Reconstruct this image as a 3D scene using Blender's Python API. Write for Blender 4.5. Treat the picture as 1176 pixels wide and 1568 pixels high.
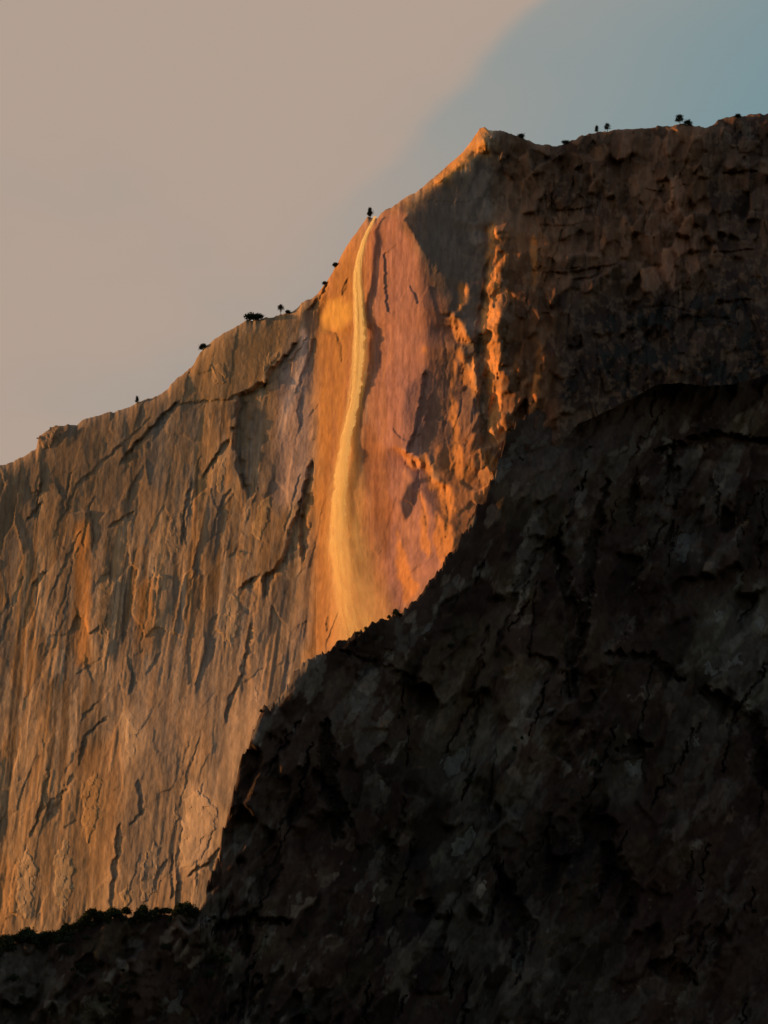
import bpy, bmesh, math, random
import numpy as np
from mathutils import Vector
R = math.radians
sc = bpy.context.scene
for o in list(bpy.data.objects): bpy.data.objects.remove(o)

# ---------------------------------------------------------------- camera
PITCH, VFOV, CZ = 17.0, 25.8, 2.0
W, H = 1176.0, 1568.0
cam = bpy.data.cameras.new('camera'); co = bpy.data.objects.new('camera', cam); sc.collection.objects.link(co)
co.location = (0, 0, CZ); co.rotation_euler = (R(90+PITCH), 0, 0)
cam.sensor_fit = 'VERTICAL'; cam.angle = R(VFOV); cam.clip_start = 1; cam.clip_end = 60000
sc.camera = co
# ---------------------------------------------------------------- light
SUN_AZ_K = 0.13            # the sun stands to the left, a little beyond the cliffs
SUN_EL = 7.0
sdir = Vector((-1, SUN_AZ_K, math.tan(R(SUN_EL)))).normalized()
sl = bpy.data.lights.new('sun', 'SUN'); sl.energy = 5.0; sl.angle = R(0.6); sl.color = (1.0, 0.48, 0.14)
so = bpy.data.objects.new('sun', sl); sc.collection.objects.link(so)
so.rotation_euler = sdir.to_track_quat('Z', 'Y').to_euler()
world = bpy.data.worlds.new('World'); sc.world = world; world.use_nodes = True
SKY_STRENGTH = 0.15
def build_world():
    nt = world.node_tree; nt.nodes.clear(); N = nt.nodes.new; L = nt.links.new
    out = N('ShaderNodeOutputWorld'); bg = N('ShaderNodeBackground'); bg.inputs['Strength'].default_value = SKY_STRENGTH
    sky = N('ShaderNodeTexSky'); sky.sky_type = 'NISHITA'; sky.sun_disc = False
    sky.sun_elevation = R(SUN_EL); sky.sun_rotation = math.atan2(sdir.x, sdir.y)
    sky.air_density = 1.2; sky.dust_density = 2.0; sky.ozone_density = 0.6; sky.altitude = 1200
    tc = N('ShaderNodeTexCoord')
    def math_(op, a, b=None, clamp=False):
        m = N('ShaderNodeMath'); m.operation = op; m.use_clamp = clamp
        for i, v in enumerate((a, b)):
            if v is None: continue
            if isinstance(v, (int, float)): m.inputs[i].default_value = v
            else: L(v, m.inputs[i])
        return m.outputs[0]
    # the edge of the cloud sheet is a great circle through two points of the sky
    def d(px, py):
        t = math.tan(R(VFOV/2)); u = (px-W/2)/(H/2)*t; v = (H/2-py)/(H/2)*t
        c, s = math.cos(R(PITCH)), math.sin(R(PITCH))
        return Vector((u, c - v*s, s + v*c)).normalized()
    nrm = d(835, 0).cross(d(655, 190)).normalized()
    if nrm.dot(d(200, 300)) < 0: nrm = -nrm
    noi = N('ShaderNodeTexNoise'); noi.inputs['Scale'].default_value = 9; noi.inputs['Detail'].default_value = 5
    mp = N('ShaderNodeMapping'); mp.inputs['Scale'].default_value = (1, 1, 2.2)
    L(tc.outputs['Generated'], mp.inputs['Vector']); L(mp.outputs[0], noi.inputs['Vector'])
    dot = N('ShaderNodeVectorMath'); dot.operation = 'DOT_PRODUCT'; dot.inputs[1].default_value = nrm
    L(tc.outputs['Generated'], dot.inputs[0])
    sep = N('ShaderNodeSeparateXYZ'); L(tc.outputs['Generated'], sep.inputs[0])
    e = math_('ADD', dot.outputs['Value'], math_('MULTIPLY', math_('SUBTRACT', noi.outputs['Fac'], 0.5), 0.026))
    # softer edge nearer the horizon
    mr = N('ShaderNodeMapRange'); mr.interpolation_type = 'SMOOTHSTEP'
    L(e, mr.inputs['Value']); mr.inputs['From Min'].default_value = -0.004; mr.inputs['From Max'].default_value = 0.007
    mr2 = N('ShaderNodeMapRange'); mr2.interpolation_type = 'SMOOTHSTEP'
    L(e, mr2.inputs['Value']); mr2.inputs['From Min'].default_value = -0.13; mr2.inputs['From Max'].default_value = 0.03
    mh = N('ShaderNodeMapRange'); mh.interpolation_type = 'SMOOTHSTEP'
    L(sep.outputs['Z'], mh.inputs['Value']); mh.inputs['From Min'].default_value = 0.39; mh.inputs['From Max'].default_value = 0.49
    mixf = N('ShaderNodeMix'); mixf.data_type = 'FLOAT'
    L(mh.outputs[0], mixf.inputs[0]); L(mr2.outputs[0], mixf.inputs[2])
    half = math_('ADD', math_('MULTIPLY', mr2.outputs[0], 0.52), math_('MULTIPLY', mr.outputs[0], 0.48))
    L(half, mixf.inputs[3])
    n2 = N('ShaderNodeTexNoise'); n2.inputs['Scale'].default_value = 7; n2.inputs['Detail'].default_value = 4; L(mp.outputs[0], n2.inputs['Vector'])
    wisp = N('ShaderNodeMapRange'); wisp.interpolation_type = 'SMOOTHSTEP'; L(n2.outputs['Fac'], wisp.inputs['Value']); wisp.inputs['From Min'].default_value = .5; wisp.inputs['From Max'].default_value = .72
    # the sheet reaches over the sunset side of the sky only
    side = N('ShaderNodeMapRange'); side.interpolation_type = 'SMOOTHSTEP'
    L(sep.outputs['Y'], side.inputs['Value']); side.inputs['From Min'].default_value = -0.2; side.inputs['From Max'].default_value = 0.5
    fac = math_('MULTIPLY', math_('MULTIPLY', mixf.outputs[0], side.outputs[0]), math_('SUBTRACT', 0.97, math_('MULTIPLY', wisp.outputs[0], 0.13)))
    mix = N('ShaderNodeMix'); mix.data_type = 'RGBA'
    veil = N('ShaderNodeMix'); veil.data_type = 'RGBA'; L(math_('MULTIPLY', side.outputs[0], .85), veil.inputs[0]); L(sky.outputs[0], veil.inputs[6])
    veil.inputs[7].default_value = (.185/SKY_STRENGTH, .305/SKY_STRENGTH, .335/SKY_STRENGTH, 1)      # thin high veil on the sunset side
    L(fac, mix.inputs[0]); L(veil.outputs[2], mix.inputs[6]); mix.inputs[7].default_value = (CLOUD[0]/SKY_STRENGTH, CLOUD[1]/SKY_STRENGTH, CLOUD[2]/SKY_STRENGTH, 1)
    L(mix.outputs[2], bg.inputs['Color']); L(bg.outputs[0], out.inputs['Surface'])
CLOUD = (0.455, 0.352, 0.285)
build_world()
vs = sc.view_settings; sc.display_settings.display_device = 'sRGB'
vs.view_transform = 'Standard'; vs.look = 'None'; vs.exposure = 0.0; vs.gamma = 1.0; vs.use_curve_mapping = False
sc.cycles.max_bounces = 5; sc.cycles.diffuse_bounces = 2; sc.cycles.transparent_max_bounces = 32
sc.cycles.use_denoising = True

# ---------------------------------------------------------------- helpers
TH = math.tan(R(VFOV/2)); CP, SP = math.cos(R(PITCH)), math.sin(R(PITCH))
MPP = 0.76                                    # metres per photo pixel on the far cliff, about
def at(px, py, Y):
    px = np.asarray(px, float); py = np.asarray(py, float); Y = np.asarray(Y, float)
    u = (px-W/2)/(H/2)*TH; v = (H/2-py)/(H/2)*TH
    dy = CP - v*SP; dz = SP + v*CP
    k = Y/dy
    return np.stack([u*k, Y+0*u, CZ + dz*k], -1)

_rs = np.random.RandomState(7); LAT = _rs.rand(8, 512, 512).astype(np.float32)
def vnoise(x, y, s=0):
    s %= 8
    x = np.asarray(x, np.float32); y = np.asarray(y, np.float32); x, y = np.broadcast_arrays(x, y)
    xf = np.floor(x); yf = np.floor(y); fx = x-xf; fy = y-yf; xi = xf.astype(np.int32) & 511; yi = yf.astype(np.int32) & 511
    fx = fx*fx*(3-2*fx); fy = fy*fy*(3-2*fy); Lt = LAT[s].ravel(); x1 = (xi+1) & 511; y1 = ((yi+1) & 511) << 9; yi = yi << 9
    a = Lt[yi+xi]; b = Lt[yi+x1]; c = Lt[y1+xi]; d = Lt[y1+x1]
    return (a*(1-fx)+b*fx)*(1-fy) + (c*(1-fx)+d*fx)*fy
def fbm(x, y, oct=4, s=0, gain=0.5):
    t = 0; a = 1; n = 0
    for i in range(oct):
        t = t + a*vnoise(x*2**i + 17.3*i, y*2**i + 31.7*i, s+i); n += a; a *= gain
    return t/n*2-1
def facets(x, y, cw, ch, seed, sx, sy, hh):
    """broken planes: every cell of a jittered lattice is a tilted plane. returns height and cell number noise"""
    gx = x/cw; gy = y/ch; ix = np.floor(gx).astype(int); iy = np.floor(gy).astype(int)
    r = np.random.RandomState(seed); J = r.rand(6, 256, 256)
    best = np.full(x.shape, 1e9); h = np.zeros(x.shape); cid = np.zeros(x.shape)
    for dx in (-1, 0, 1):
        for dy in (-1, 0, 1):
            a = (ix+dx) % 256; b = (iy+dy) % 256
            qx = ix+dx+0.1+0.8*J[0, b, a]; qy = iy+dy+0.1+0.8*J[1, b, a]
            ex = gx-qx; ey = gy-qy; d = ex*ex+ey*ey; m = d < best
            best = np.where(m, d, best)
            hv = (J[2, b, a]-.5)*2*hh + ex*cw*(J[3, b, a]-.5)*2*sx + ey*ch*(J[4, b, a]-.5)*2*sy
            h = np.where(m, hv, h); cid = np.where(m, J[5, b, a], cid)
    return h, cid
def sm(a, lo, hi): t = np.clip((a-lo)/(hi-lo), 0, 1); return t*t*(3-2*t)
def inpoly(X, Y, poly):
    m = np.zeros(X.shape, bool); n = len(poly)
    for i in range(n):
        x0, y0 = poly[i]; x1, y1 = poly[(i+1) % n]
        if y0 == y1: continue
        c = ((Y >= min(y0, y1)) & (Y < max(y0, y1))) & (X < x0 + (Y-y0)*(x1-x0)/(y1-y0))
        m ^= c
    return m
def blur(a, n):
    if n <= 0: return a
    for _ in range(2):
        for ax in (0, 1):
            p = [(0, 0), (0, 0)]; p[ax] = (n+1, n); c = np.cumsum(np.pad(a, p, mode='edge'), axis=ax)
            a = (np.take(c, range(2*n+1, c.shape[ax]), ax) - np.take(c, range(0, c.shape[ax]-2*n-1), ax))/(2*n+1)
    return a
def segdist(X, Y, pts):
    """distance to a polyline and the parameter along it"""
    best = np.full(X.shape, 1e9); par = np.zeros(X.shape)
    for i in range(len(pts)-1):
        (x0, y0), (x1, y1) = pts[i][:2], pts[i+1][:2]
        L2 = (x1-x0)**2+(y1-y0)**2
        t = np.clip(((X-x0)*(x1-x0)+(Y-y0)*(y1-y0))/L2, 0, 1)
        d = np.hypot(X-x0-t*(x1-x0), Y-y0-t*(y1-y0)); m = d < best
        best = np.where(m, d, best); par = np.where(m, i+t, par)
    return best, par/(len(pts)-1)
def poisson(gx, gy, wx, wy):
    n, m = gx.shape
    gx = gx.copy(); gy = gy.copy(); gx[:, -1] = 0; gy[-1, :] = 0
    dv = wx*(gx - np.pad(gx, ((0, 0), (1, 0)))[:, :-1]) + wy*(gy - np.pad(gy, ((1, 0), (0, 0)))[:-1, :])
    e = np.concatenate([dv, dv[:, ::-1]], 1); e = np.concatenate([e, e[::-1]], 0)
    F = np.fft.rfft2(e)
    ex = 2*np.cos(2*np.pi*np.arange(F.shape[1])/(2*m))-2; ey = 2*np.cos(2*np.pi*np.fft.fftfreq(2*n))-2
    den = wx*ex[None]+wy*ey[:, None]; den[0, 0] = 1; F /= den; F[0, 0] = 0
    return np.fft.irfft2(F, s=e.shape)[:n, :m]

def tag(o, label=None, cat=None, group=None, kind=None):
    if label: o['label'] = label
    if cat: o['category'] = cat
    if group: o['group'] = group
    if kind: o['kind'] = kind
def link(name, me, mat=None, parent=None):
    o = bpy.data.objects.new(name, me); sc.collection.objects.link(o)
    if mat and me is not None and not me.materials: me.materials.append(mat)
    if parent: o.parent = parent
    return o
def mesh_np(name, V, Q, col=None, smooth=False):
    me = bpy.data.meshes.new(name); n = len(Q); k = Q.shape[1]
    me.vertices.add(len(V)); me.vertices.foreach_set('co', V.astype(np.float32).ravel())
    me.loops.add(n*k); me.loops.foreach_set('vertex_index', Q.astype(np.int32).ravel())
    me.polygons.add(n); me.polygons.foreach_set('loop_start', np.arange(0, n*k, k, dtype=np.int32))
    me.polygons.foreach_set('loop_total', np.full(n, k, np.int32))
    me.polygons.foreach_set('use_smooth', np.full(n, smooth, bool))
    me.update(calc_edges=True)
    if col is not None:
        a = me.color_attributes.new('rock_colour', 'FLOAT_COLOR', 'POINT')
        c = np.ones((len(V), 4), np.float32); c[:, :3] = col; a.data.foreach_set('color', c.ravel())
    return me
def interp_poly(pts, xs): 
    p = np.array(pts, float); return np.interp(xs, p[:, 0], p[:, 1])

# ---------------------------------------------------------------- materials
def rock_mat(name, bump=0.6, scale=1.0, rough=0.85, vary=0.35):
    m = bpy.data.materials.new(name); m.use_nodes = True; nt = m.node_tree; N = nt.nodes.new; L = nt.links.new
    b = nt.nodes['Principled BSDF']; b.inputs['Roughness'].default_value = rough; b.inputs['Specular IOR Level'].default_value = 0.15
    at_ = N('ShaderNodeAttribute'); at_.attribute_name = 'rock_colour'
    tc = N('ShaderNodeTexCoord'); mp = N('ShaderNodeMapping'); mp.inputs['Scale'].default_value = (1*scale, 1*scale, .28*scale)
    L(tc.outputs['Object'], mp.inputs['Vector'])
    n1 = N('ShaderNodeTexNoise'); n1.inputs['Scale'].default_value = 0.22; n1.inputs['Detail'].default_value = 8; n1.inputs['Roughness'].default_value = .65
    L(mp.outputs[0], n1.inputs['Vector'])
    n2 = N('ShaderNodeTexNoise'); n2.inputs['Scale'].default_value = 0.10*scale; n2.inputs['Detail'].default_value = 6
    L(tc.outputs['Object'], n2.inputs['Vector'])
    r = N('ShaderNodeMapRange'); L(n1.outputs['Fac'], r.inputs['Value']); r.inputs['From Min'].default_value = .25; r.inputs['From Max'].default_value = .75
    r.inputs['To Min'].default_value = 1-vary; r.inputs['To Max'].default_value = 1+vary
    mx = N('ShaderNodeVectorMath'); mx.operation = 'SCALE'; L(at_.outputs['Color'], mx.inputs[0]); L(r.outputs[0], mx.inputs['Scale'])
    L(mx.outputs[0], b.inputs['Base Color'])
    ad = N('ShaderNodeMath'); ad.operation = 'ADD'; L(n1.outputs['Fac'], ad.inputs[0]); L(n2.outputs['Fac'], ad.inputs[1])
    bp = N('ShaderNodeBump'); bp.inputs['Strength'].default_value = bump; bp.inputs['Distance'].default_value = 3.0
    L(ad.outputs[0], bp.inputs['Height']); L(bp.outputs[0], b.inputs['Normal'])
    return m
M_WALL = rock_mat('sunlit_granite', 0.35, 1.0, .85, .16)
M_DARK = rock_mat('shade_dark_rock', 0.5, .8, .9, .3)  # the buttress shade is carried by its near-black rock colour
def flat_mat(name, c1, c2, sc_=0.5, rough=.9, transl=0):
    m = bpy.data.materials.new(name); m.use_nodes = True; nt = m.node_tree; N = nt.nodes.new; L = nt.links.new
    b = nt.nodes['Principled BSDF']; b.inputs['Roughness'].default_value = rough; b.inputs['Specular IOR Level'].default_value = .1
    tc = N('ShaderNodeTexCoord'); n = N('ShaderNodeTexNoise'); n.inputs['Scale'].default_value = sc_; n.inputs['Detail'].default_value = 5
    L(tc.outputs['Object'], n.inputs['Vector']); cr = N('ShaderNodeValToRGB'); L(n.outputs['Fac'], cr.inputs[0])
    cr.color_ramp.elements[0].position = .35; cr.color_ramp.elements[0].color = (*c1, 1)
    cr.color_ramp.elements[1].position = .65; cr.color_ramp.elements[1].color = (*c2, 1); L(cr.outputs[0], b.inputs['Base Color'])
    return m
M_LEAF = flat_mat('pine_needles', (.012, .018, .009), (.026, .032, .014), .4)
M_BARK = flat_mat('pine_bark', (.05, .032, .02), (.10, .062, .04), 1.0)
M_GROUND = flat_mat('forest_floor', (.03, .032, .018), (.07, .055, .03), .02)

# ================================================================ the far cliff
ST = 1.5
X0, X1, Y0_, Y1_ = -60.0, 1236.0, 100.0, 1560.0
xs = np.arange(X0, X1+.1, ST); ys = np.arange(Y0_, Y1_+.1, ST)
PX, PY = np.meshgrid(xs, ys)

SKY = [(-60, 735), (-20, 722), (0, 713), (14, 710), (30, 701), (45, 694), (56, 687), (59, 668), (70, 660), (88, 651), (104, 650), (117, 652), (131, 641), (160, 634), (188, 627),
       (205, 619), (222, 612), (240, 606), (258, 596), (262, 588), (280, 573), (298, 556), (306, 540), (316, 529), (338, 514), (360, 500), (378, 492), (400, 488), (420, 485), (440, 479),
       (455, 472), (463, 462), (470, 459), (480, 455), (488, 448), (500, 432), (508, 420), (514, 408), (522, 392), (533, 374), (545, 357), (556, 342), (563, 331), (570, 334), (578, 334), (584, 325), (597, 319),
       (612, 308), (628, 299), (645, 289), (660, 275), (675, 262), (692, 249), (706, 236), (720, 220), (728, 206), (735, 197), (742, 195), (750, 199), (768, 200), (785, 205), (800, 210),
       (812, 217), (830, 222), (850, 223), (862, 222), (875, 216), (890, 208), (905, 205), (925, 202), (950, 198), (980, 196), (1010, 194), (1030, 193), (1045, 190), (1065, 192), (1080, 197), (1090, 193),
       (1100, 184), (1115, 180), (1140, 177), (1176, 173), (1210, 172), (1240, 175)]
NEAR = [(-60, 1470), (-20, 1462), (0, 1455), (30, 1440), (45, 1436), (62, 1444), (90, 1430), (120, 1416), (150, 1407), (180, 1402), (230, 1405), (262, 1400), (290, 1397), (303, 1395), (315, 1372), (335, 1310),
        (347, 1252), (358, 1205), (372, 1165), (388, 1120), (402, 1095), (425, 1064), (448, 1036), (470, 1012), (492, 1000), (515, 990), (538, 975), (560, 962), (580, 952), (604, 944), (620, 930),
        (645, 905), (668, 880), (690, 850), (708, 820), (726, 788), (742, 758), (758, 722), (766, 692), (776, 668), (795, 648), (815, 630), (835, 613), (862, 588), (885, 560), (905, 552), (930, 540),
        (960, 525), (985, 512), (1005, 500), (1040, 497), (1080, 502), (1120, 500), (1150, 492), (1190, 480), (1240, 470)]
top = interp_poly(SKY, xs); near_line = interp_poly(NEAR, xs)

# how each part of the wall faces: slope of distance to the right (negative turns it to the evening sun)
F = np.full(PX.shape, -0.33)
F += -0.14*np.clip((PY-850)/500, 0, 1)
F += 0.16*np.exp(-((PY - np.interp(PX, xs, top))/110)**2)*(PX < 480)
def crop(poly, A, B, st, soft, wob):
    p = np.array(poly, float); e = wob*1.6+soft*st*2+6; a0, b0 = A[0, 0], B[0, 0]
    return (slice(max(0, int((p[:, 1].min()-e-b0)/st)), max(0, int((p[:, 1].max()+e-b0)/st)+1)), slice(max(0, int((p[:, 0].min()-e-a0)/st)), max(0, int((p[:, 0].max()+e-a0)/st)+1)))
BRK = .12+.88*sm(fbm(PX/4.5, PY/17, 4, 2, .6), -.14, .02)
WN1 = fbm(PX/14, PY/22, 5, 3, .62); WN2 = fbm(PX/14+40, PY/22, 5, 4, .62)
def patch(poly, val, soft=1, wob=5, brk=False):
    global F
    q = crop(poly, PX, PY, ST, soft, wob)
    wx_ = PX[q] + WN1[q]*wob; wy_ = PY[q] + WN2[q]*wob
    m = blur(inpoly(wx_, wy_, poly).astype(float), soft)
    if brk: m = m*BRK[q]
    F[q] = F[q]*(1-m)+val*m
# dark right-hand wall
patch([(600, 60), (1300, 60), (1300, 1300), (700, 1300), (640, 900), (720, 760), (735, 560), (700, 470), (655, 400), (620, 350), (612, 310)], .06, 3)
# curved amphitheatre around the fall
patch([(566, 335), (600, 318), (628, 330), (650, 400), (672, 470), (662, 560), (645, 640), (632, 690), (660, 760), (690, 900), (640, 960), (560, 1060), (440, 1080), (470, 930), (478, 800), (478, 700), (480, 600), (488, 500), (506, 430), (538, 370)], -1.0, 2, 4)
patch([(545, 372), (560, 380), (548, 480), (560, 560), (545, 640), (560, 760), (590, 960), (470, 1060), (486, 880), (486, 700), (484, 600), (494, 500), (512, 440)], -1.25, 5, 3)
patch([(620, 600), (650, 560), (690, 560), (745, 700), (740, 800), (700, 860), (660, 780), (612, 700)], -.24, 2)
patch([(640, 380), (662, 400), (690, 450), (690, 560), (655, 590), (650, 480)], -.32, 2)
# grey shaded shield below the summit
patch([(618, 336), (650, 296), (700, 260), (742, 236), (775, 250), (772, 330), (755, 350), (748, 400), (735, 560), (722, 560), (706, 530), (690, 520), (684, 470), (702, 430), (680, 402), (655, 392), (636, 370)], .02, 0, 7)
patch([(655, 575), (648, 640), (625, 690), (652, 692), (664, 620)], .1, 1, 3)
patch([(612, 770), (622, 740), (640, 735), (634, 775), (618, 800)], .1, 1, 3)
patch([(568, 640), (590, 700), (598, 780), (590, 850), (572, 810), (556, 740), (552, 690)], -.95, 2, 3)
# rib edges that catch the last sun
RIBS = (([(656, 282), (690, 252), (722, 222), (734, 198), (744, 200), (738, 222), (748, 236), (734, 226), (700, 254), (672, 276)], -1.9),
          ([(686, 486), (694, 478), (706, 492), (718, 520), (708, 526), (692, 512)], -2.6), ([(704, 432), (714, 436), (710, 462), (700, 475)], -1.5),
          ([(700, 525), (714, 548), (733, 600), (722, 606), (708, 565), (700, 545)], -1.3),
          ([(743, 348), (758, 343), (764, 358), (754, 372), (744, 362)], -2.2),
          ([(748, 372), (764, 380), (768, 430), (764, 480), (766, 520), (762, 560), (768, 620), (771, 672), (760, 690), (748, 664), (748, 600), (740, 530), (736, 480), (744, 420)], -1.3),
          ([(774, 440), (790, 452), (786, 458), (774, 452)], -1.2), ([(768, 385), (776, 392), (772, 410)], -1.0),
          ([(814, 360), (822, 368), (822, 420), (816, 450), (812, 400)], -.5),
          ([(824, 528), (833, 534), (830, 562), (822, 590), (828, 604), (820, 632), (806, 646), (812, 610), (820, 560)], -1.2),
          ([(690, 600), (700, 620), (706, 690), (712, 730), (702, 745), (694, 700), (688, 650)], -.95),
          ([(606, 680), (616, 690), (640, 700), (646, 690), (652, 700), (640, 715), (616, 706)], -2.2),
          ([(648, 690), (664, 724), (676, 745), (662, 752), (650, 722)], -1.7), ([(664, 738), (690, 748), (696, 786), (686, 800), (676, 772)], -1.6),
          ([(640, 750), (652, 780), (662, 850), (652, 860), (642, 810)], -1.3), ([(668, 780), (692, 806), (696, 840), (676, 866), (664, 830)], -1.4),
          ([(740, 690), (762, 700), (758, 740), (738, 760), (732, 730)], -.8), ([(610, 812), (622, 850), (640, 905), (622, 930), (606, 870)], -1.5))
rb = random.Random(4)
FLECKS = []
for i in range(44):
    x = rb.gauss(722, 52); y = rb.uniform(350, 880); lim = float(np.interp(x, [p[0] for p in NEAR], [p[1] for p in NEAR]))
    if y > lim-14 or (x < 745 and y < 520) or x < 640: continue
    l = rb.uniform(8, 52); w_ = rb.uniform(1.6, 4.6); FLECKS.append(([(x, y), (x+w_, y+l*.2), (x+w_*1.2-l*.08, y+l*.7), (x-l*.12, y+l), (x-w_*.6-l*.05, y+l*.5)], rb.uniform(-2.0, -.9)))
RIBS = RIBS+tuple(FLECKS)
for poly, v in RIBS: patch(poly, v*1.3, 1, 8, True)
# left wall, planes that turn towards or away from the light
for poly, v in (([(350, 610), (386, 590), (400, 640), (390, 700), (376, 752), (358, 720), (352, 660)], -.16),
          ([(300, 500), (440, 490), (446, 530), (380, 600), (300, 610), (262, 612), (300, 560)], -.36),
          ([(185, 700), (262, 622), (300, 640), (290, 760), (200, 800)], -.34), ([(430, 640), (476, 600), (478, 700), (456, 760), (424, 800)], -.58),
          ([(310, 730), (345, 676), (352, 740), (330, 800)], -.62), ([(380, 780), (430, 750), (420, 850), (380, 880)], -.60),
          ([(276, 1210), (300, 1200), (345, 1240), (340, 1290), (300, 1338), (272, 1336)], -.72), ([(355, 1090), (395, 1035), (400, 1085), (380, 1130), (350, 1200)], -.68),
          ([(186, 1090), (215, 1080), (218, 1150), (186, 1180)], -.7), ([(112, 820), (136, 800), (138, 1010), (116, 1010)], -.6),
          ([(210, 1190), (262, 1100), (280, 1180), (270, 1330), (176, 1400), (176, 1270)], -.36), ([(478, 640), (484, 640), (478, 820), (462, 990), (440, 1000), (455, 800)], -.5),
          ([(60, 680), (130, 655), (190, 640), (180, 700), (60, 760)], -.28), ([(490, 500), (540, 500), (540, 520), (500, 520)], -.9),
          ([(497, 470), (536, 450), (540, 494), (512, 508), (494, 502)], -2.1)):
    patch(poly, v, 2, 7)
FH = facets(PX+fbm(PX/30, PY/60, 2, 1)*10, PY, 34, 120, 3, .0, 0, 1)   # per plane: small turns of the wall
F += (FH[1]-.5)*0.22*np.where(PX < 480, 1, .6)
LEAN = np.where(PX > 760, .25, .10) + .25*np.clip((PY-380)/150, 0, 1)*np.clip((PX-800)/60, 0, 1)
Yw = poisson(F*MPP*ST, -LEAN*MPP*ST*np.ones_like(F), 1.0, 0.05)
Yw += 2440 - Yw[int((700-Y0_)/ST), int((480-X0)/ST)]

# relief
slx = PX + (PY-900)*0.16                                   # joints lean a little
wxp = slx + fbm(PX/90, PY/240, 3, 2)*14 + fbm(PX/5, PY/11, 2, 7)*1.6; wyp = PY + fbm(PX/50, PY/90, 3, 5)*20
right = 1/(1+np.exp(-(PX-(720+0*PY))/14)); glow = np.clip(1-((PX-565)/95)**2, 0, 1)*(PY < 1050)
h1, c1 = facets(wxp, wyp, 30, 95, 11, .16, .06, 1.3); h1 = h1*1.0
h2, c2 = facets(wxp+fbm(PX/9, PY/20, 2, 6)*4, wyp, 13, 52, 12, .14, .05, .30)
h3, c3 = facets(wxp, wyp+fbm(PX/9, PY/9, 2, 6)*4, 22, 30, 13, .6, .45, 5.0); h3 = blur(h3, 1)
patchy = sm(fbm(PX/90, PY/110, 3, 7), -.25, .3)
rel = (h1*.65+h2*.34)*(.2+.8*patchy)*(1-right)*(1-.45*glow) + (h3 + h2*1.6)*right*(.6+.9*patchy)
flute = 1.6*np.abs(fbm(slx/10, PY/170, 3, 4))-.4
lowleft = np.clip((PY-760)/200, 0, 1)*(PX < 470)
rel += flute*(.35+.8*lowleft)*(.4+.8*patchy)*(1-right)*(1-.5*glow)
rel += fbm(PX/30, PY/40, 5, 2, .55)*(3.0*right + .9*(1-right)*(1-.4*glow))
rel += fbm(PX/6, PY/12, 3, 6)*(.22+.5*right)*(1-.6*glow)
shield = blur(inpoly(PX, PY, [(618, 340), (650, 302), (700, 275), (742, 248), (768, 255), (768, 330), (750, 350), (740, 440), (705, 530), (690, 500), (684, 470), (702, 430), (680, 402), (655, 392), (636, 370)]).astype(float), 4)
rel *= (1-.55*shield)
hg, cg = facets(wxp+fbm(PX/12, PY/20, 3, 0)*8, wyp, 22, 100, 17, .45, .10, 1.2); rel += blur(hg, 4)*glow*(1-right)*(PX > 556)*.5
# cracks and hollows: x, y points, half width, depth
CR = [([(268, 618), (240, 646), (208, 680), (190, 704)], 4, 7), ([(262, 620), (300, 616), (345, 612)], 2, 3), ([(452, 528), (424, 562), (404, 590)], 5, 9), ([(404, 588), (372, 606), (362, 650), (364, 700), (374, 745)], 7, 11),
      ([(347, 674), (330, 700), (310, 728)], 3.2, 6), ([(476, 712), (468, 750), (462, 800), (462, 850)], 5, 10), ([(470, 735), (452, 800), (436, 858), (408, 884), (404, 908)], 4, 8), ([(388, 886), (374, 896)], 5, 8),
      ([(384, 955), (378, 1000), (366, 1040), (352, 1078), (346, 1100)], 4, 8), ([(182, 1262), (176, 1320), (170, 1396)], 3, 6), ([(334, 1300), (318, 1322), (290, 1338)], 3.5, 7), ([(74, 1180), (62, 1238), (46, 1278)], 2.4, 5),
      ([(264, 1310), (262, 1372)], 2.4, 5), ([(212, 1198), (216, 1245)], 3, 4), ([(110, 1190), (84, 1240), (74, 1254)], 3, 4), ([(352, 750), (340, 768), (334, 790)], 2, 3), ([(142, 800), (140, 840)], 2.5, 4),
      ([(196, 1010), (204, 1040), (200, 1060)], 3.2, 5), ([(160, 1100), (130, 1128), (122, 1170)], 3, 4), ([(245, 1000), (226, 1030)], 2, 3), ([(230, 640), (120, 740), (90, 800)], 1.6, 2), ([(470, 520), (440, 560), (424, 580)], 2, 3),
      ([(292, 740), (280, 790), (278, 830)], 2.5, 4), ([(498, 506), (516, 511), (522, 530), (524, 552)], 2.6, 2.2), ([(533, 430), (524, 450)], 2, 3),
      ([(652, 575), (642, 640), (624, 692)], 3.5, 6), ([(622, 694), (640, 718), (644, 760), (654, 820)], 1.4, 1.8), ([(748, 395), (738, 440), (728, 520), (736, 620), (740, 700)], 3.5, 7), ([(502, 945), (500, 965)], 2.5, 3),
      ([(900, 430), (925, 415), (950, 400), (985, 400), (1012, 420), (1020, 450)], 4, 9), ([(880, 428), (905, 424), (940, 405)], 3, 6), ([(970, 242), (1000, 250), (1000, 262)], 6, 6), ([(740, 236), (770, 238), (790, 250)], 2.5, 4),
      ([(1110, 190), (1108, 230)], 2.5, 5), ([(1125, 195), (1130, 235), (1175, 240)], 2.5, 5), ([(660, 306), (700, 312), (740, 300)], 1.5, 1.5), ([(476, 470), (492, 452), (500, 436)], 4, 7), ([(480, 520), (470, 560), (452, 600)], 2, 3)]
jit = fbm(PX/9, PY/12, 3, 5)*4; jw = .45+1.0*sm(fbm(PX/11, PY/17, 3, 1), -.3, .3)
jr = random.Random(19)
def joint(x, y, ln, lean, hw, dp):
    pts = [(x, y)]; n = 5
    for i in range(n):
        x += lean*ln/n + jr.uniform(-.05, .05)*ln*.6; y += ln/n*jr.uniform(.8, 1.2); pts.append((x, y))
    return (pts, hw, dp)
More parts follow.
